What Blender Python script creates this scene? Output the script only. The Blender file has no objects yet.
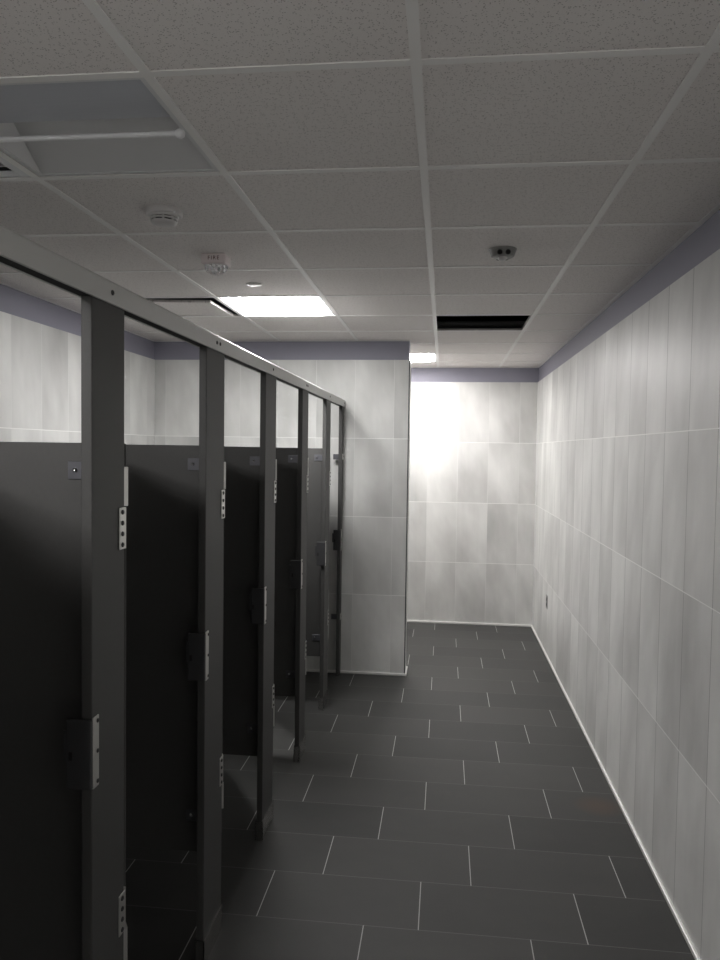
import bpy, bmesh, math, random
from mathutils import Vector, Matrix
random.seed(7)
PI = math.pi
S = bpy.context.scene
C = S.collection

# ------------------------------------------------------------------ dimensions (metres)
ZC = 2.611            # ceiling grid face
XR = 0.9146           # tiled face of right wall
XL = -2.32            # tiled face of left wall
YF = 7.633            # tiled face of far wall
YB = -4.60            # tiled face of the wall behind
YW = 5.785            # tiled face of the wall that ends the stall row
XW = -0.275           # free end of that wall
TW = 0.20             # its thickness
ZT = 2.466            # top of wall tile
ZD = 3.25             # structural deck above the hung ceiling
T = 0.6096            # ceiling module
AX, AY = -0.0769, 1.6591
XP = -0.785           # corridor face of the pilasters
PT = 0.026            # pilaster thickness
ZP0, ZP1 = 0.345, 1.775   # panels, doors
PIL = [(0.74, 0.93), (1.593, 1.765), (2.401, 2.604), (3.224, 3.430), (4.080, 4.258), (4.925, 5.110), (5.690, 5.781)]

# ------------------------------------------------------------------ materials
def new_mat(name):
    m = bpy.data.materials.new(name); m.use_nodes = True
    nt = m.node_tree
    return m, nt, nt.nodes['Principled BSDF']

def plain(name, col, rough=0.5, metal=0.0, spec=0.5, var=0.0, scale=30):
    m, nt, b = new_mat(name)
    b.inputs['Base Color'].default_value = (*col, 1)
    b.inputs['Roughness'].default_value = rough
    b.inputs['Metallic'].default_value = metal
    b.inputs['Specular IOR Level'].default_value = spec
    tc = nt.nodes.new('ShaderNodeTexCoord')
    n = nt.nodes.new('ShaderNodeTexNoise'); n.inputs['Scale'].default_value = scale; n.inputs['Detail'].default_value = 3
    nt.links.new(tc.outputs['Object'], n.inputs['Vector'])
    mr = nt.nodes.new('ShaderNodeMapRange')
    mr.inputs['To Min'].default_value = max(0.02, rough - 0.05); mr.inputs['To Max'].default_value = rough + 0.05
    nt.links.new(n.outputs['Fac'], mr.inputs['Value']); nt.links.new(mr.outputs['Result'], b.inputs['Roughness'])
    if var:
        mx = nt.nodes.new('ShaderNodeMix'); mx.data_type = 'RGBA'
        mx.inputs[6].default_value = (*[c * (1 - var) for c in col], 1)
        mx.inputs[7].default_value = (*[min(1, c * (1 + var)) for c in col], 1)
        nt.links.new(n.outputs['Fac'], mx.inputs[0]); nt.links.new(mx.outputs[2], b.inputs['Base Color'])
    return m

def emit(name, col, strength):
    m, nt, b = new_mat(name)
    b.inputs['Base Color'].default_value = (0.85, 0.85, 0.85, 1)
    b.inputs['Emission Color'].default_value = (*col, 1)
    b.inputs['Emission Strength'].default_value = strength
    return m

class NB:
    """small helper for maths nodes"""
    def __init__(s, nt): s.nt = nt
    def m(s, op, a, b=None, c=None):
        n = s.nt.nodes.new('ShaderNodeMath'); n.operation = op
        for i, v in enumerate((a, b, c)):
            if v is None: continue
            if isinstance(v, (int, float)): n.inputs[i].default_value = v
            else: s.nt.links.new(v, n.inputs[i])
        return n.outputs[0]
    def comb(s, x, y, z):
        n = s.nt.nodes.new('ShaderNodeCombineXYZ')
        for i, v in enumerate((x, y, z)):
            if isinstance(v, (int, float)): n.inputs[i].default_value = v
            else: s.nt.links.new(v, n.inputs[i])
        return n.outputs[0]
    def noise(s, vec, scale, detail=3, rough=0.5):
        n = s.nt.nodes.new('ShaderNodeTexNoise')
        n.inputs['Scale'].default_value = scale; n.inputs['Detail'].default_value = detail; n.inputs['Roughness'].default_value = rough
        s.nt.links.new(vec, n.inputs['Vector']); return n.outputs['Fac']
    def white(s, vec):
        n = s.nt.nodes.new('ShaderNodeTexWhiteNoise'); n.noise_dimensions = '3D'
        s.nt.links.new(vec, n.inputs['Vector']); return n.outputs['Value']
    def mix(s, f, a, b):
        n = s.nt.nodes.new('ShaderNodeMix'); n.data_type = 'RGBA'
        if isinstance(f, (int, float)): n.inputs[0].default_value = f
        else: s.nt.links.new(f, n.inputs[0])
        for i, v in ((6, a), (7, b)):
            if isinstance(v, tuple): n.inputs[i].default_value = (*v, 1)
            else: s.nt.links.new(v, n.inputs[i])
        return n.outputs[2]
    def bump(s, h, strength, dist, bsdf):
        n = s.nt.nodes.new('ShaderNodeBump'); n.inputs['Strength'].default_value = strength; n.inputs['Distance'].default_value = dist
        s.nt.links.new(h, n.inputs['Height']); s.nt.links.new(n.outputs['Normal'], bsdf.inputs['Normal'])

def joint(nb, u, w, half):
    """(cell index, 1 inside a joint) of a coordinate u with module w"""
    d = nb.m('DIVIDE', u, w)
    i = nb.m('FLOOR', d)
    fr = nb.m('MULTIPLY', nb.m('SUBTRACT', d, i), w)
    e = nb.m('MINIMUM', fr, nb.m('SUBTRACT', w, fr))
    return i, nb.m('LESS_THAN', e, half)

WALL_COL = (0.57, 0.57, 0.555)
def wall_tile(name, axis, off, seed, vjoint=0.64):
    """stacked 12 x 24 inch cement-look tile, on end"""
    m, nt, b = new_mat(name); nb = NB(nt)
    tc = nt.nodes.new('ShaderNodeTexCoord'); sp = nt.nodes.new('ShaderNodeSeparateXYZ')
    nt.links.new(tc.outputs['Object'], sp.inputs[0])
    u = nb.m('SUBTRACT', sp.outputs[axis], off)
    z = nb.m('SUBTRACT', sp.outputs[2], 0.019)
    iu, ju = joint(nb, u, 0.3056, 0.0020)
    iz, jz = joint(nb, z, 0.6127, 0.0020)
    j = nb.m('MAXIMUM', ju, jz)
    rnd = nb.white(nb.comb(iu, iz, seed))
    # every tile shows its own cut of the cloudy print
    cl = nb.noise(nb.comb(nb.m('ADD', nb.m('MULTIPLY', u, 1.7), nb.m('MULTIPLY', z, 0.30)), nb.m('MULTIPLY', z, 0.75), nb.m('MULTIPLY', rnd, 37.0)), 2.1, 3, 0.5)
    st = nb.noise(nb.comb(nb.m('MULTIPLY', u, 30.0), nb.m('MULTIPLY', z, 0.9), nb.m('MULTIPLY', rnd, 11.0)), 1.3, 2, 0.5)
    fine = nb.noise(nb.comb(u, z, nb.m('MULTIPLY', rnd, 5.0)), 160, 2, 0.6)
    v = nb.m('ADD', nb.m('MULTIPLY', nb.m('SUBTRACT', cl, 0.5), 1.35), nb.m('MULTIPLY', nb.m('SUBTRACT', st, 0.5), 0.10))
    v = nb.m('ADD', v, nb.m('MULTIPLY', nb.m('SUBTRACT', rnd, 0.5), 0.26))
    v = nb.m('ADD', v, nb.m('MULTIPLY', nb.m('SUBTRACT', fine, 0.5), 0.10))
    f = nb.m('ADD', v, 0.5)
    f.node.use_clamp = True
    dark = tuple(c * 0.66 for c in WALL_COL); lite = tuple(c * 1.30 for c in WALL_COL)
    tile = nb.mix(f, dark, lite)
    grout = nb.mix(jz, (vjoint, vjoint, vjoint*0.98), (0.80, 0.80, 0.78))
    nt.links.new(nb.mix(j, tile, grout), b.inputs['Base Color'])
    b.inputs['Roughness'].default_value = 0.42
    b.inputs['Specular IOR Level'].default_value = 0.45
    nb.bump(nb.m('SUBTRACT', 1.0, j), 0.35, 0.001, b)
    return m

def floor_mat():
    m, nt, b = new_mat('floor_slate_tile'); nb = NB(nt)
    tc = nt.nodes.new('ShaderNodeTexCoord'); sp = nt.nodes.new('ShaderNodeSeparateXYZ')
    nt.links.new(tc.outputs['Object'], sp.inputs[0])
    y = nb.m('SUBTRACT', sp.outputs[1], 2.690)
    iy, jy = joint(nb, y, 0.3095, 0.0017)
    sh = nb.m('ADD', nb.m('MULTIPLY', iy, 0.2035), -0.063)
    x = nb.m('SUBTRACT', sp.outputs[0], sh)
    ix, jx = joint(nb, x, 0.6105, 0.0019)
    j = nb.m('MAXIMUM', jx, jy)
    rnd = nb.white(nb.comb(ix, iy, 3.0))
    cl = nb.noise(nb.comb(nb.m('MULTIPLY', x, 0.6), y, nb.m('MULTIPLY', rnd, 23.0)), 5.0, 4, 0.6)
    fine = nb.noise(nb.comb(x, y, 0.0), 140, 2, 0.6)
    v = nb.m('ADD', nb.m('MULTIPLY', nb.m('SUBTRACT', cl, 0.5), 0.9), nb.m('MULTIPLY', nb.m('SUBTRACT', rnd, 0.5), 0.5))
    v = nb.m('ADD', nb.m('ADD', v, nb.m('MULTIPLY', nb.m('SUBTRACT', fine, 0.5), 0.3)), 0.5)
    v.node.use_clamp = True
    tile = nb.mix(v, (0.042, 0.042, 0.0415), (0.074, 0.073, 0.0705))
    # a faint rusty stain on one tile by the right wall
    d = nb.m('ADD', nb.m('POWER', nb.m('DIVIDE', nb.m('SUBTRACT', sp.outputs[0], 0.80), 0.13), 2), nb.m('POWER', nb.m('DIVIDE', nb.m('SUBTRACT', sp.outputs[1], 3.78), 0.12), 2))
    s = nb.m('MULTIPLY', nb.m('SUBTRACT', 1.0, d), 0.35); s.node.use_clamp = True
    tile = nb.mix(s, tile, (0.11, 0.065, 0.04))
    grout = nb.mix(jx, (0.135, 0.135, 0.13), (0.42, 0.42, 0.41))
    nt.links.new(nb.mix(j, tile, grout), b.inputs['Base Color'])
    rg = nb.m('ADD', nb.m('MULTIPLY', cl, 0.16), 0.52)
    nt.links.new(nb.m('MAXIMUM', rg, nb.m('MULTIPLY', j, 0.8)), b.inputs['Roughness'])
    b.inputs['Specular IOR Level'].default_value = 0.22
    h = nb.m('ADD', nb.m('MULTIPLY', nb.m('SUBTRACT', 1.0, j), 1.0), nb.m('MULTIPLY', cl, 0.15))
    nb.bump(h, 0.3, 0.001, b)
    return m

def ceiling_mat():
    m, nt, b = new_mat('ceiling_mineral_tile'); nb = NB(nt)
    tc = nt.nodes.new('ShaderNodeTexCoord')
    v = tc.outputs['Object']
    sp = nt.nodes.new('ShaderNodeSeparateXYZ'); nt.links.new(v, sp.inputs[0])
    vo = nt.nodes.new('ShaderNodeTexVoronoi'); vo.inputs['Scale'].default_value = 150; vo.voronoi_dimensions = '2D'
    nt.links.new(v, vo.inputs['Vector'])
    patch = nb.noise(v, 75, 2, 0.5)
    hole = nb.m('MULTIPLY', nb.m('LESS_THAN', vo.outputs['Distance'], 0.24), nb.m('GREATER_THAN', patch, 0.53))
    fis = nb.m('GREATER_THAN', nb.noise(v, 260, 2, 0.7), 0.70)
    hole = nb.m('MAXIMUM', hole, nb.m('MULTIPLY', fis, 0.6))
    base = nb.mix(nb.noise(v, 3, 2), (0.81, 0.775, 0.755), (0.85, 0.815, 0.80))
    nt.links.new(nb.mix(hole, base, (0.50, 0.47, 0.46)), b.inputs['Base Color'])
    b.inputs['Roughness'].default_value = 0.95
    b.inputs['Specular IOR Level'].default_value = 0.1
    return m

M = dict(
    wr=wall_tile('wall_tile_right', 1, 2.936 - 0.3056 * 8, 1.0, 0.16),  # vertical joints coloured dark for the shade in their recesses
    wl=wall_tile('wall_tile_left', 1, 0.12, 2.0),
    wf=wall_tile('wall_tile_far', 0, 0.137, 3.0),
    ww=wall_tile('wall_tile_wing', 0, -0.394, 4.0),
    we=wall_tile('wall_tile_end', 1, 5.70, 5.0),
    paint=plain('lavender_paint', (0.255, 0.25, 0.30), 0.55, 0, 0.3, 0.04, 6),
    floor=floor_mat(), ceil=ceiling_mat(),
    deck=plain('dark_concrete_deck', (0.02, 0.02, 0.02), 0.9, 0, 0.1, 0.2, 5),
    grid=plain('white_grid_enamel', (0.88, 0.865, 0.85), 0.45, 0, 0.3),
    housing=plain('grey_enamel_housing', (0.74, 0.74, 0.745), 0.5, 0, 0.3),
    white=plain('white_plastic', (0.62, 0.60, 0.595), 0.4, 0, 0.4),
    white_enamel=plain('white_enamel', (0.72, 0.73, 0.75), 0.35, 0, 0.4),
    diff_off=plain('unlit_diffuser', (0.52, 0.535, 0.58), 0.5, 0, 0.3),
    bar_off=plain('diffuser_bar', (0.78, 0.78, 0.79), 0.3, 0, 0.5),
    part=plain('charcoal_partition', (0.060, 0.059, 0.0575), 0.52, 0, 0.40, 0.10, 90),
    rail=plain('anodised_rail', (0.60, 0.60, 0.585), 0.42, 0.4),
    zinc=plain('satin_zinc', (0.66, 0.65, 0.63), 0.32, 0.9),
    iron=plain('dark_cast_zinc', (0.045, 0.045, 0.048), 0.5, 0.2),
    bracket=plain('grey_bracket', (0.10, 0.10, 0.112), 0.42, 0.4),
    chrome=plain('chrome', (0.85, 0.85, 0.86), 0.12, 1.0),
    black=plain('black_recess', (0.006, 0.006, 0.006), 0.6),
    steel=plain('brushed_steel', (0.62, 0.61, 0.60), 0.22, 1.0),
    trim=plain('satin_aluminium', (0.86, 0.85, 0.83), 0.35, 0.35),
    strobe=plain('strobe_plastic', (0.78, 0.70, 0.70), 0.4, 0, 0.4),
    grey=plain('grey_plastic', (0.25, 0.247, 0.24), 0.45, 0, 0.4),
    red=plain('red_ink', (0.10, 0.02, 0.02), 0.6),
    pipe=plain('galvanised_pipe', (0.55, 0.55, 0.55), 0.5, 0.3),
    lit=emit('lit_diffuser', (1.0, 0.99, 0.975), 56.0),
    lit2=emit('lit_diffuser_bright', (1.0, 0.972, 0.955), 58.0),
    lit3=emit('lit_diffuser_dim', (1.0, 0.985, 0.97), 56.0),
)
def glass():
    m, nt, b = new_mat('clear_lens')
    b.inputs['Base Color'].default_value = (0.97, 0.97, 0.98, 1); b.inputs['Roughness'].default_value = 0.03
    b.inputs['Transmission Weight'].default_value = 0.9; b.inputs['IOR'].default_value = 1.45
    return m
M['glass'] = glass()

# ------------------------------------------------------------------ mesh helpers
class MB:
    def __init__(s): s.b = bmesh.new(); s.mi = 0
    def _fin(s, geom_faces):
        for f in geom_faces: f.material_index = s.mi
    def mat(s, i): s.mi = i; return s
    def box(s, x0, x1, y0, y1, z0, z1, bev=0.0, seg=2):
        vs = [s.b.verts.new(p) for p in ((x0,y0,z0),(x1,y0,z0),(x1,y1,z0),(x0,y1,z0),(x0,y0,z1),(x1,y0,z1),(x1,y1,z1),(x0,y1,z1))]
        fs = [s.b.faces.new([vs[i] for i in q]) for q in ((0,3,2,1),(4,5,6,7),(0,1,5,4),(1,2,6,5),(2,3,7,6),(3,0,4,7))]
        s._fin(fs)
        if bev > 0:
            es = list({e for f in fs for e in f.edges})
            r = bmesh.ops.bevel(s.b, geom=es, offset=bev, segments=seg, affect='EDGES', profile=0.5)
            s._fin(r['faces'])
        return s
    def poly(s, pts):
        s._fin([s.b.faces.new([s.b.verts.new(p) for p in pts])]); return s
    def prism(s, prof, axis, a0, a1):
        """closed profile extruded along an axis; prof points are the two other coordinates in order"""
        def P(q, a):
            q = list(q); q.insert(axis, a); return q
        v0 = [s.b.verts.new(P(q, a0)) for q in prof]; v1 = [s.b.verts.new(P(q, a1)) for q in prof]
        n = len(prof); fs = [s.b.faces.new(v0[::-1]), s.b.faces.new(v1)]
        for i in range(n): fs.append(s.b.faces.new((v0[i], v0[(i+1) % n], v1[(i+1) % n], v1[i])))
        s._fin(fs); return s
    def lathe(s, prof, n, mat=None):
        """(r, h) profile turned about local z, transformed by mat"""
        mat = mat or Matrix(); rings = []
        for r, h in prof:
            if r < 1e-6: rings.append([s.b.verts.new(mat @ Vector((0, 0, h)))])
            else: rings.append([s.b.verts.new(mat @ Vector((r*math.cos(2*PI*i/n), r*math.sin(2*PI*i/n), h))) for i in range(n)])
        fs = []
        for a, c in zip(rings, rings[1:]):
            for i in range(n):
                k = (i+1) % n
                if len(a) == 1 and len(c) > 1: fs.append(s.b.faces.new((a[0], c[k], c[i])))
                elif len(c) == 1 and len(a) > 1: fs.append(s.b.faces.new((a[i], a[k], c[0])))
                elif len(a) > 1: fs.append(s.b.faces.new((a[i], a[k], c[k], c[i])))
        s._fin(fs); return s
    def screw(s, p, normal, r=0.0045, h=0.0025):
        q = Vector(normal).to_track_quat('Z', 'Y').to_matrix().to_4x4(); q.translation = Vector(p)
        return s.lathe([(r, 0), (r, h*0.5), (r*0.75, h), (r*0.3, h), (r*0.28, h*0.45), (0, h*0.45)], 12, q)
    def build(s, name, mats, parent=None, smooth=False):
        bmesh.ops.recalc_face_normals(s.b, faces=s.b.faces[:])
        me = bpy.data.meshes.new(name); s.b.to_mesh(me); s.b.free()
        for m in (mats if isinstance(mats, (list, tuple)) else [mats]): me.materials.append(m)
        if smooth:
            for p in me.polygons: p.use_smooth = True
        o = bpy.data.objects.new(name, me); C.objects.link(o)
        if parent: o.parent = parent
        return o

def tag(o, label=None, cat=None, group=None, kind=None):
    for k, v in (('label', label), ('category', cat), ('group', group), ('kind', kind)):
        if v: o[k] = v
    return o
def empty(name, loc, rz=0, **k):
    o = bpy.data.objects.new(name, None); C.objects.link(o)
    o.location = loc; o.rotation_euler = (0, 0, rz); o.empty_display_size = 0.05
    return tag(o, **k)
def copy_tree(o, parent=None):
    c = o.copy(); C.objects.link(c)
    if parent: c.parent = parent
    for ch in list(o.children): copy_tree(ch, c)
    return c
def struct(o): o['kind'] = 'structure'; return o

# ------------------------------------------------------------------ room shell
struct(MB().box(XL-0.15, XR+0.15, YB-0.15, YF+0.15, -0.12, 0).build('floor', M['floor']))
PO = 0.009       # tile stands proud of the painted wall
struct(MB().mat(0).box(XR+PO, XR+0.15, YB-0.15, YF+0.15, 0, ZD).mat(1).box(XR, XR+PO+0.001, YB, YF, 0, ZT).build('wall_right', [M['paint'], M['wr']]))
struct(MB().mat(0).box(XL-0.15, XL-PO, YB-0.15, YF+0.15, 0, ZD).mat(1).box(XL-PO-0.001, XL, YB, YF, 0, ZT).build('wall_left', [M['paint'], M['wl']]))
struct(MB().mat(0).box(XL-PO, XR+PO, YF+PO, YF+0.15, 0, ZD).mat(1).box(XL, XR, YF, YF+PO+0.001, 0, ZT).build('wall_far', [M['paint'], M['wf']]))
struct(MB().mat(0).box(XL-PO, XR+PO, YB-0.15, YB-PO, 0, ZD).mat(1).box(XL, XR, YB-PO-0.001, YB, 0, ZT).build('wall_back', [M['paint'], M['wf']]))
w = MB().mat(0).box(XL-PO, XW-PO, YW+PO, YW+TW-PO, 0, ZD)
w.mat(1).box(XL, XW-0.008, YW, YW+PO+0.001, 0, ZT).box(XL, XW-0.008, YW+TW-PO-0.001, YW+TW, 0, ZT)
w.mat(2).box(XW-PO-0.001, XW, YW+0.008, YW+TW-0.008, 0, ZT)
struct(w.build('wall_end', [M['paint'], M['ww'], M['we']]))

# satin metal corner trims on the free end of that wall
struct(MB().box(XW-0.009, XW, YW-0.001, YW+0.009, 0, ZT+0.002, 0.002).box(XW-0.009, XW, YW+TW-0.009, YW+TW+0.001, 0, ZT+0.002, 0.002).build('trim_2', M['iron']))

# base trims: slim satin cove along each wall
def cove(name, pts_boxes):
    b = MB()
    for q in pts_boxes: b.box(*q, 0.0035, 2)
    struct(b.build(name, M['trim']))
BH, BD = 0.020, 0.011
cove('baseboard_right', [(XR-BD, XR+0.001, YB, YF, 0, BH)])
cove('baseboard_left', [(XL-0.001, XL+BD, YB, YW, 0, BH)])
cove('baseboard_far', [(XL, XR-BD, YF-BD, YF+0.001, 0, BH)])
cove('baseboard_end', [(XL+BD, XW+BD, YW-BD, YW+0.001, 0, BH), (XW-0.001, XW+BD, YW, YW+TW+BD, 0, BH)])

# ------------------------------------------------------------------ hung ceiling
i0, i1 = -4, 2
k0, k1 = -11, 10
def cell(i, k):
    return max(AX+i*T, XL-PO), min(AX+(i+1)*T, XR+PO), max(AY+k*T, YB-PO), min(AY+(k+1)*T, YF+PO)
OPEN = {(0, 5), (-2, 4), (-1, 8), (-2, 0), (-2, -4), (-3, -4), (-3, 0), (-3, 4)}
b = MB()
for i in range(i0, i1):
    for k in range(k0, k1):
        x0, x1, y0, y1 = cell(i, k)
        if x1 - x0 < 0.02 or y1 - y0 < 0.02 or (i, k) in OPEN: continue
        b.box(x0+0.003, x1-0.003, y0+0.003, y1-0.003, ZC+0.0035, ZC+0.018)
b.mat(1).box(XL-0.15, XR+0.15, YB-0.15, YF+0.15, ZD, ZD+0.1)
struct(b.build('ceiling', [M['ceil'], M['deck']]))
b = MB(); g = 0.012
def teebar(x0, x1, y0, y1):
    b.box(x0, x1, y0, y1, ZC, ZC+0.003)
for i in range(i0+1, i1):
    x = AX+i*T
    for y0, y1 in (((YB, YW), (YW+TW, YF)) if x < XW else ((YB, YF),)):
        teebar(x-g, x+g, y0, y1); b.box(x-0.002, x+0.002, y0, y1, ZC+0.003, ZC+0.038)
for k in range(k0+1, k1):
    y = AY+k*T
    if y < YB+0.03 or y > YF-0.03: continue
    xa = XW if YW-g < y < YW+TW+g else XL
    xs = [xa] + [AX+i*T for i in range(i0+1, i1) if AX+i*T > xa+0.03] + [XR]
    for a, c in zip(xs, xs[1:]):
        teebar(a+(g if a > xa else 0), c-(g if c < XR else 0), y-g, y+g)
        b.box(a+0.003, c-0.003, y-0.0015, y+0.0015, ZC+0.003, ZC+0.012)
# wall angle round the edge
for x0, x1, y0, y1 in ((XR-0.012, XR+PO, YB, YF), (XL-PO, XL+0.012, YB, YW), (XL, XW, YW-0.012, YW+PO), (XL, XR, YF-0.012, YF+PO)):
    b.box(x0, x1, y0, y1, ZC-0.0005, ZC+0.002)
struct(b.build('trim_1', M['grid']))

# ------------------------------------------------------------------ ceiling lights (recessed, two lens halves and a round centre bar)
def ceiling_light(i, k, label, lens_mat, bar_mat, drop=0):
    cx, cy = AX+(i+0.5)*T, AY+(k+0.5)*T
    t = empty('ceiling_light', (cx, cy, ZC), label=label, cat='ceiling light', group='square ceiling lights')
    a, d, e = T/2-0.013, 0.075, 0.045     # half opening, depth, slope
    b = MB()
    # rim flange on the grid and four sloped sides
    for s in (-1, 1):
        b.box(min(s*(a-0.014), s*a), max(s*(a-0.014), s*a), -a, a, 0.0035, 0.008)
        b.box(-a+0.014, a-0.014, min(s*(a-0.014), s*a), max(s*(a-0.014), s*a), 0.0035, 0.008)
    q = a-0.014; r = q-e
    yf = r if drop else 0.03     # the far reflector of the unlit fitting slopes all the way from its centre bar
    for s in (-1, 1):
        b.poly([(s*q, -q, 0.006), (s*q, q, 0.006), (s*r, yf, d), (s*r, -r, d)])
    b.poly([(-q, -q, 0.006), (q, -q, 0.006), (r, -r, d), (-r, -r, d)])
    b.poly([(-q, q, 0.006), (q, q, 0.006), (r, yf, d), (-r, yf, d)])
    b.box(-a, a, -a, a, d+0.004, d+0.012)
    for s in (-1, 1):
        b.box(min(s*(a-0.003), s*a), max(s*(a-0.003), s*a), -a, a, 0.008, d+0.004)
        b.box(-a+0.003, a-0.003, min(s*(a-0.003), s*a), max(s*(a-0.003), s*a), 0.008, d+0.004)
    b.build('housing', M['white_enamel'] if drop else M['housing'], t)
    if drop:            # softly bulged one-piece lens just below the grid face
        m = MB(); n = 10; hw = a-0.034
        hz = lambda u, v: 0.004-drop*((1-abs(u)**6)*(1-abs(v)**6))**0.5
        for p in range(-n, n):
            for q2 in range(-n, n):
                m.poly([(hw*u/n, hw*v_/n, hz(u/n, v_/n)) for u, v_ in ((p, q2), (p+1, q2), (p+1, q2+1), (p, q2+1))])
        bmesh.ops.remove_doubles(m.b, verts=m.b.verts[:], dist=1e-5)
        m.build('diffuser', lens_mat, t, True)
        return t
    m = MB(); n = 10        # curved lens over the near half, the far half is an open reflector
    for jx in range(n):
        f = lambda u: (-q+0.004+(q-0.008)*u, 0.010+0.030*u-0.012*math.sin(PI*u))
        (ya, za), (yb, zb) = f(jx/n), f((jx+1)/n)
        m.poly([(-q+0.002, ya, za), (q-0.002, ya, za), (q-0.002, yb, zb), (-q+0.002, yb, zb)])
    m.build('diffuser', lens_mat, t, True)
    # round centre bar with domed ends
    rr = 0.0075; L = q+0.006; zb = -0.003
    prof = [(0, -L)] + [(rr*math.sin(PI/2*h/4), -L+rr*(1-math.cos(PI/2*h/4))) for h in range(1, 5)]
    prof += [(rr, L-rr)] + [(rr*math.cos(PI/2*h/4), L-rr+rr*math.sin(PI/2*h/4)) for h in range(1, 4)] + [(0, L)]
    mt = Matrix.Rotation(PI/2, 4, 'Y'); mt.translation = Vector((0, 0, zb))
    MB().lathe(prof, 16, mt).build('centre_bar', bar_mat, t, True)
    for s in (-1, 1):
        q_ = MB()
        mt = Matrix.Rotation(PI/2, 4, 'Y'); mt.translation = Vector((s*(L-0.012), 0, zb))
        q_.lathe([(0, -0.014), (0.010, -0.010), (0.014, 0), (0.010, 0.010), (0, 0.014)], 16, mt)
        q_.build('end_cap', M['bar_off'], t, True)
    return t
ceiling_light(-2, 4, 'glowing square ceiling light over the far stalls, beside the tilted ceiling tile', M['lit'], M['lit'], 0.022)
ceiling_light(-1, 8, 'glowing ceiling light half hidden past the corner of the end wall', M['lit2'], M['lit2'], 0.022)
ceiling_light(-2, 0, 'unlit square ceiling light with a round centre bar above the nearest stall', M['diff_off'], M['bar_off'])
ceiling_light(-2, -4, 'lit square ceiling light behind the camera, over the fronts of the stalls', M['lit3'], M['lit3'], 0.022)
ceiling_light(-3, -4, 'added lit square ceiling light behind the camera, over the backs of the stalls', M['lit3'], M['lit3'], 0.022)  # unseen extra unit, added to brighten the near pilaster edge and panels

# air grille beside the unlit light, only its corner in view
cx, cy = AX-2.5*T, AY+0.5*T
v = empty('ceiling_vent', (cx, cy, ZC), label='white louvred air grille left of the unlit ceiling light, at the left edge', cat='vent')
a = T/2-0.013; b = MB()
for s in (-1, 1):
    b.box(min(s*(a-0.035), s*a), max(s*(a-0.035), s*a), -a, a, 0.0035, 0.012, 0.002)
    b.box(-a+0.035, a-0.035, min(s*(a-0.035), s*a), max(s*(a-0.035), s*a), 0.0035, 0.012, 0.002)
b.build('frame', M['white_enamel'], v)
b = MB()
for j in range(12):
    y = -a+0.06+j*(2*a-0.12)/11
    b.prism([(y-0.016, 0.010), (y-0.013, 0.008), (y+0.016, 0.034), (y+0.013, 0.036)], 0, -a+0.034, a-0.034)
b.build('louvre', M['white_enamel'], v)
MB().box(-a, a, -a, a, 0.05, 0.056).build('backing', M['black'], v)

# ceiling tile that has been pushed out of its opening
x0, x1, y0, y1 = cell(-3, 4)
o = MB().box(-0.535, 0, 0, 0.466, 0, 0.016, 0.0015, 1).build('ceiling_tile', M['ceil'])
o.location = (x1-0.064, y0+0.128, ZC-0.006); o.rotation_euler = (0.016, 0.020, 0)
tag(o, 'crooked ceiling tile leaving a dark gap in its opening, left of the glowing light', 'ceiling tile')

# pipe in the dark opening where a tile is missing
mt = Matrix.Rotation(PI/2, 4, 'Y'); mt.translation = Vector(((XL+XR)/2, 5.62, ZC+0.10))
L = (XR-XL)/2+PO
b = MB().lathe([(0, XW-(XL+XR)/2-0.6), (0.022, XW-(XL+XR)/2-0.6), (0.022, L), (0, L)], 16, mt)
pp = empty('pipe', ((XL+XR)/2, 5.62, ZC+0.10), label='dim metal pipe seen through the black opening of the missing ceiling tile', cat='pipe')
b.b.transform(Matrix.Translation(-Vector(((XL+XR)/2, 5.62, ZC+0.10))))
pb = b.build('pipe_run', M['pipe'], pp, True)
for x in (-0.55, 0.7): MB().box(x-(XL+XR)/2-0.004, x-(XL+XR)/2+0.004, -0.004, 0.004, 0.02, ZD-ZC-0.10).build('hanger_rod', M['pipe'], pp)

# ------------------------------------------------------------------ ceiling devices
def dcell(i, k, dx=0, dy=0): return (AX+(i+0.5)*T+dx, AY+(k+0.5)*T+dy, ZC+0.0045)
t = empty('smoke_detector', dcell(-2, 1, -0.02, 0.03), label='round white smoke detector on the ceiling tile after the unlit light', cat='smoke detector')
MB().lathe([(0, 0), (0.064, 0), (0.066, -0.004), (0.064, -0.020), (0.056, -0.024), (0, -0.024)], 40).build('base', M['white'], t, True)
MB().lathe([(0.040, -0.022), (0.040, -0.046), (0, -0.046)], 32).build('sensing_chamber', M['black'], t)
b = MB().lathe([(0.052, -0.024), (0.050, -0.029), (0.044, -0.030), (0.044, -0.024)], 32)
b.lathe([(0.049, -0.033), (0.047, -0.0375), (0.040, -0.038), (0.040, -0.033), (0.049, -0.033)], 32)
b.lathe([(0.046, -0.043), (0.043, -0.050), (0.030, -0.054), (0, -0.055)], 32)
for j in range(8):
    an = j*PI/4+0.3; c_, s_ = math.cos(an), math.sin(an)
    b.box(0.043*c_-0.003, 0.043*c_+0.003, 0.043*s_-0.003, 0.043*s_+0.003, -0.046, -0.024)
b.build('cage', M['white'], t, True)
MB().lathe([(0, 0), (0.005, 0), (0.005, -0.003), (0, -0.005)], 12, Matrix.Translation((0.050, -0.036, -0.018))).build('indicator_lamp', M['bar_off'], t, True)

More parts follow.
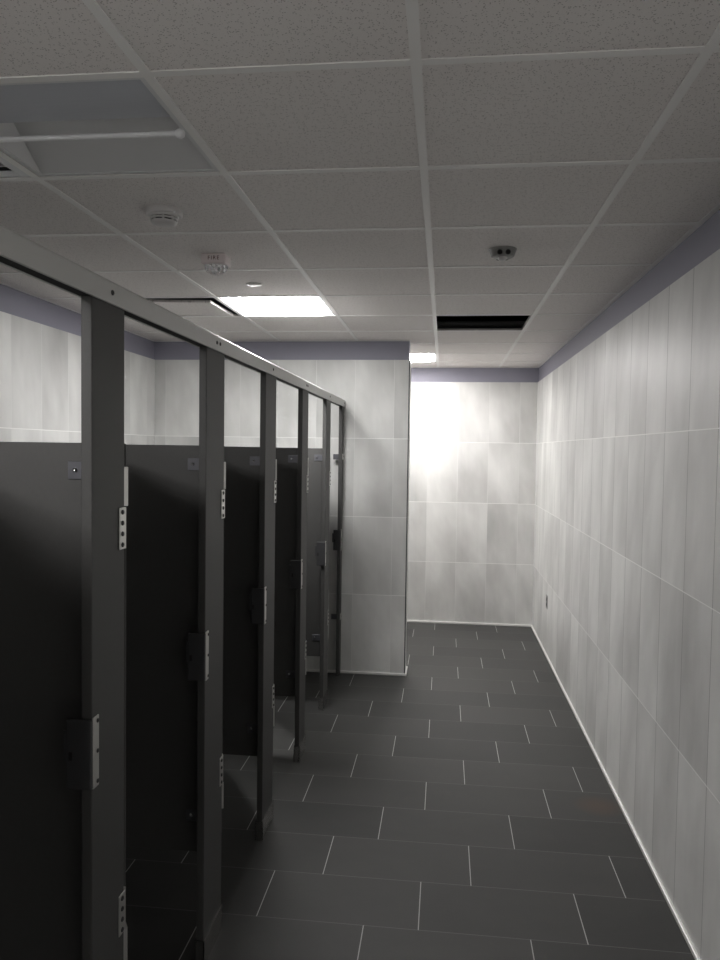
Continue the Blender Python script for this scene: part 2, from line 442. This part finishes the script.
t = empty('fire_strobe', dcell(-2, 2, -0.026, 0.05), label='ceiling fire alarm strobe with FIRE lettering and clear faceted lens', cat='fire alarm')
MB().box(-0.056, 0.056, -0.045, 0.045, -0.044, 0, 0.007, 3).build('mounting_base', M['strobe'], t, False)
b = MB(); n = 28; prof = [(1.0, -0.040), (1.0, -0.052), (0.93, -0.066), (0.74, -0.077), (0.4, -0.083), (0, -0.085)]
sm = Matrix.Diagonal((0.053, 0.042, 1, 1))
b.lathe(prof, n, sm).build('lens', M['glass'], t, False)
b = MB()
for j, (x, y, r) in enumerate(((-0.030, -0.012, 0.012), (-0.008, 0.008, 0.014), (0.016, -0.010, 0.013), (0.034, 0.006, 0.011), (0.0, -0.024, 0.008))):
    b.lathe([(0, -0.044), (r, -0.0445), (r*0.8, -0.056), (r*0.35, -0.066), (0, -0.068)], 7, Matrix.Translation((x, y, 0)))
b.build('reflector', M['chrome'], t)
def lettering(txt, size, loc, rot, mat, parent, name='lettering'):
    cu = bpy.data.curves.new(name, 'FONT'); cu.body = txt; cu.size = size; cu.align_x = 'CENTER'; cu.align_y = 'CENTER'; cu.extrude = 0.0004; cu.space_character = 1.25
    tmp = bpy.data.objects.new(name, cu); C.objects.link(tmp)
    dg = bpy.context.evaluated_depsgraph_get(); me = bpy.data.meshes.new_from_object(tmp.evaluated_get(dg))
    C.objects.unlink(tmp); bpy.data.objects.remove(tmp)
    me.materials.clear(); me.materials.append(mat)
    o = bpy.data.objects.new(name, me); C.objects.link(o); o.parent = parent; o.location = loc; o.rotation_euler = rot
    return o
lettering('FIRE', 0.024, (0.002, -0.0456, -0.021), (PI/2, 0, 0), M['red'], t)

o = MB().lathe([(0, 0), (0.040, 0), (0.041, -0.003), (0.038, -0.0065), (0, -0.007)], 36).build('flush_mounted_sprinkler', M['white'], None, True)
o.location = dcell(-2, 3); tag(o, 'thin round sprinkler cover plate on the ceiling just before the glowing light', 'sprinkler')

t = empty('motion_detector', dcell(0, 2, 0, 0.02), label='grey ceiling motion sensor with two dark eyes over the corridor', cat='motion sensor')
b = MB().lathe([(0, 0), (0.058, 0), (0.0585, -0.004), (0.055, -0.010), (0.048, -0.030), (0.042, -0.034), (0, -0.034)], 40)
b.build('body', M['grey'], t, True)
for x, y in ((-0.016, -0.0475), (0.018, -0.0470), (-0.016, 0.0475), (0.018, 0.0470)):
    sg = -1 if y < 0 else 1
    mt = Vector((0, sg, -0.55)).to_track_quat('Z', 'Y').to_matrix().to_4x4(); mt.translation = Vector((x, y+sg*0.004, -0.0235))
    MB().lathe([(0, -0.004), (0.0095, -0.004), (0.0105, 0.003), (0.008, 0.004), (0.007, 0.001), (0, 0.001)], 18, mt).build('eye', M['black'], t)
MB().lathe([(0.020, -0.033), (0.019, -0.040), (0.012, -0.045), (0, -0.047)], 24).build('lens', M['white'], t, True)

# socket plate low on the right wall
t = empty('wall_outlet', (XR, 6.585, 0.468), label='small steel outlet plate low on the right wall near the far corner', cat='outlet')
MB().box(-0.006, 0.0005, -0.036, 0.036, -0.058, 0.058, 0.002).build('cover_plate', M['steel'], t)
b = MB().box(-0.0085, -0.0055, -0.017, 0.017, 0.006, 0.036, 0.001).box(-0.0085, -0.0055, -0.017, 0.017, -0.036, -0.006, 0.001)
b.build('receptacle', M['iron'], t)

# ------------------------------------------------------------------ stall row
XI = XP-PT         # stall side of the pilasters
r = empty('head_rail', (XP-PT/2, YB, 2.10), label='long grey anodised head rail along the tops of the stall pilasters', cat='rail')
b = MB(); y0, y1 = 0.002, YW-YB-0.002
b.box(PT/2+0.001, PT/2+0.008, y0, y1, 0, 0.048, 0.0012, 1).box(-PT/2-0.008, -PT/2-0.001, y0, y1, 0, 0.048, 0.0012, 1)
b.prism([(-PT/2-0.008, 0.0475), (PT/2+0.008, 0.0475), (PT/2+0.003, 0.054), (-PT/2-0.003, 0.054)], 1, y0, y1)
b.build('channel', M['rail'], r)
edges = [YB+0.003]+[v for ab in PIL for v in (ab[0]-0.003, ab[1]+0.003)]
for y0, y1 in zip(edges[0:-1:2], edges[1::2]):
    MB().box(-PT/2-0.0009, PT/2+0.0009, y0-YB, y1-YB, 0.001, 0.006).build('shade_strip', M['black'], r)  # black strip put in for the shade on the rail's underside
for n, (ya, yb) in enumerate(PIL):
    ym = (ya+yb)/2
    for dy in ((-0.018, 0.018) if n in (2, 4) else (0,)):
        MB().screw((PT/2+0.008, ym+dy-YB, 0.026), (1, 0, 0), 0.0065, 0.003).build('screw', M['iron'], r)

ORD = ['just outside the left edge of the photo', 'nearest the camera and widest in view', 'fifth from the tiled end wall', 'fourth from the tiled end wall', 'third from the tiled end wall', 'second from the tiled end wall', '']
def hinge_plate(parent, yf, z0, z1):
    b = MB().box(0.0, 0.0035, yf-0.034, yf+0.001, z0, z1, 0.0015).box(-0.014, 0.0035, yf, yf+0.003, z0, z1, 0.001)
    h = b.build('hinge_plate', M['zinc'], parent)
    for q in range(4):
        MB().screw((0.0035, yf-0.019, z0+(z1-z0)*(0.11+0.26*q)), (1, 0, 0), 0.0062, 0.003).build('screw', M['iron'], h)
def pilaster(n, ya, yb):
    wd = yb-ya; last = n == 6
    t = empty('stall_pilaster', (XP, ya, 0), label='charcoal stall pilaster with hinges, ' + ORD[n] if not last else 'narrow charcoal stall pilaster fixed against the tiled end wall', cat='stall pilaster', kind='thing', group='pilasters of the toilet stall row')
    MB().box(-PT, 0, 0, wd, 0.004, 2.145, 0.0025, 2).build('post', M['part'], t)
    sh = MB(); q = 0.0035
    for a_ in ((0.0005, q, -q, wd+q), (-PT-q, -PT-0.0005, -q, wd+q)): sh.box(*a_, 0, 0.088)
    for a_ in ((-PT-q, q, -q, -0.0005), (-PT-q, q, wd+0.0005, wd+q)): sh.box(*a_, 0, 0.088)
    if not last: sh.build('shoe', M['steel'], t)
    else: sh.b.free()
    if not last:
        hinge_plate(t, wd, 1.515, 1.618); hinge_plate(t, wd, 0.545, 0.648)
    else:
        for z in (1.69, 0.44):
            k = MB().box(0.0, 0.004, 0.02, wd, z, z+0.045, 0.001).build('wall_bracket', M['zinc'], t)
            MB().screw((0.004, 0.06, z+0.022), (1, 0, 0)).build('screw', M['iron'], k)
            MB().box(-PT-0.045, -PT-0.001, 0.030, 0.036, z, z+0.042, 0.001).build('wall_bracket', M['bracket'], t)
    # latch keeper: strip on the face, wrap round the near edge and a stop reaching into the doorway
    if n > 0:
        z0, z1 = 0.985, 1.150
        k = MB().box(0.0005, 0.0045, -0.002, 0.026, z0, z1, 0.0012).build('latch_keeper', M['zinc'], t)
        for zz in (0.012, 0.5*(z1-z0), z1-z0-0.012):
            MB().screw((0.0045, 0.018, z0+zz), (1, 0, 0), 0.005).build('screw', M['iron'], k)
        s_ = MB().box(-0.056, 0.003, -0.012, -0.0005, z0+0.002, z1-0.004, 0.0025).box(-0.065, -0.052, -0.010, -0.003, z0+0.065, z1-0.030, 0.002)
        s_ = s_.build('stop', M['iron'], k)
        MB().box(-0.050, -0.041, -0.0128, -0.0115, z0+0.068, z0+0.088, 0.0004, 1).build('bolt_hole', M['black'], k)
    return t
PS = [pilaster(n, ya, yb) for n, (ya, yb) in enumerate(PIL)]

def panel(n, ym):
    names = ['just outside the left edge of the photo', 'the nearest one, its face lit near the top', 'fourth from the tiled end wall', 'third from the tiled end wall', 'second from the tiled end wall', 'the one nearest the tiled end wall']
    t = empty('partition_panel', (XI, ym, 0), label='charcoal partition panel between stalls, ' + names[n], cat='stall partition', kind='thing', group='partition panels between the toilet stalls')
    th = 0.0125
    MB().box(XL+0.012-XI, -0.013, -th, th, ZP0, ZP1, 0.003, 2).build('board', M['part'], t)
    for z in (1.689, 0.455):
        k = MB().box(-0.068, -0.0005, -th-0.003, -th+0.0002, z, z+0.042, 0.0008, 1).box(-0.068, -0.0005, th-0.0002, th+0.003, z, z+0.042, 0.0008, 1)
        k.box(-0.004, -0.0005, -th-0.003, th+0.003, z, z+0.042)
        k = k.build('bracket', M['bracket'], t)
        MB().screw((-0.050, -th-0.003, z+0.022), (0, -1, 0), 0.0062, 0.004).build('screw', M['chrome'], k)
        MB().box(XL+0.0005-XI, XL+0.055-XI, -th-0.003, -th+0.0002, z, z+0.042, 0.0008, 1).build('bracket', M['bracket'], t)
for n, (ya, yb) in enumerate(PIL[:6]): panel(n, (ya+yb)/2)

def door(n, wd, width, ang):
    t = MB().box(-0.014, 0.012, 0, width, ZP0, ZP1, 0.003, 2).build('door', M['part'], PS[n])
    t.location = (-0.014, wd+0.014, 0); t.rotation_euler = (0, 0, ang)
    for z in (1.619, 0.440):
        h = MB().box(0.0122, 0.0155, -0.002, 0.036, z, z+0.098, 0.001, 1).box(-0.012, 0.0155, -0.004, -0.0005, z, z+0.098, 0.001, 1).build('hinge_leaf', M['zinc'], t)
    for z in (1.5165, 0.547):
        mt = Matrix.Translation((0.006, -0.0075, z))
        MB().lathe([(0, 0), (0.004, 0), (0.004, 0.10), (0, 0.10)], 12, mt).build('hinge_pin', M['zinc'], t)
    k = MB().box(-0.032, -0.0142, width-0.075, width-0.012, 1.03, 1.10, 0.003).build('latch', M['zinc'], t)
    MB().box(-0.046, -0.0322, width-0.055, width-0.035, 1.055, 1.075, 0.003).build('knob', M['chrome'], k)
    mt = Matrix.Rotation(-PI/2, 4, 'Y'); mt.translation = Vector((-0.0142, width*0.5, 1.66))
    MB().lathe([(0, 0), (0.018, 0), (0.016, 0.005), (0.007, 0.010), (0.006, 0.045), (0.011, 0.050), (0.010, 0.058), (0, 0.060)], 18, mt).build('coat_hook', M['chrome'], t, True)
for n in range(6):
    gap = PIL[n+1][0]-PIL[n][1]
    door(n, PIL[n][1]-PIL[n][0], gap-0.032, math.radians([35, 34, 34, 34, 34, 36][n]))

# ------------------------------------------------------------------ world, camera, view
wd = bpy.data.worlds.new('world'); S.world = wd; wd.use_nodes = True
wd.node_tree.nodes['Background'].inputs[0].default_value = (0.02, 0.02, 0.02, 1)
wd.node_tree.nodes['Background'].inputs[1].default_value = 0.05

yaw, pitch, roll, F, H = 0.1121, 0.0405, 0.0141, 745.01, 1.7677
cy_, sy_, cp, sp_ = math.cos(yaw), math.sin(yaw), math.cos(pitch), math.sin(pitch)
f = Vector((-sy_*cp, cy_*cp, -sp_)); rt = Vector((cy_, sy_, 0)); up = rt.cross(f)
c_, s_ = math.cos(roll), math.sin(roll)
r2 = c_*rt+s_*up; u2 = -s_*rt+c_*up
cam = bpy.data.cameras.new('camera'); co = bpy.data.objects.new('camera', cam); C.objects.link(co)
co.matrix_world = Matrix(((r2.x, u2.x, -f.x, 0), (r2.y, u2.y, -f.y, 0), (r2.z, u2.z, -f.z, H), (0, 0, 0, 1)))
cam.sensor_fit = 'AUTO'; cam.sensor_width = 36; cam.lens = F*36/960; cam.clip_start = 0.05
S.camera = co
vs = S.view_settings
vs.view_transform = 'Standard'; vs.look = 'None'; vs.gamma = 1; vs.use_curve_mapping = False
vs.exposure = 0.0
S.cycles.max_bounces = 16; S.cycles.diffuse_bounces = 10; S.cycles.glossy_bounces = 6
S.cycles.use_denoising = True
S.cycles.sample_clamp_indirect = 20
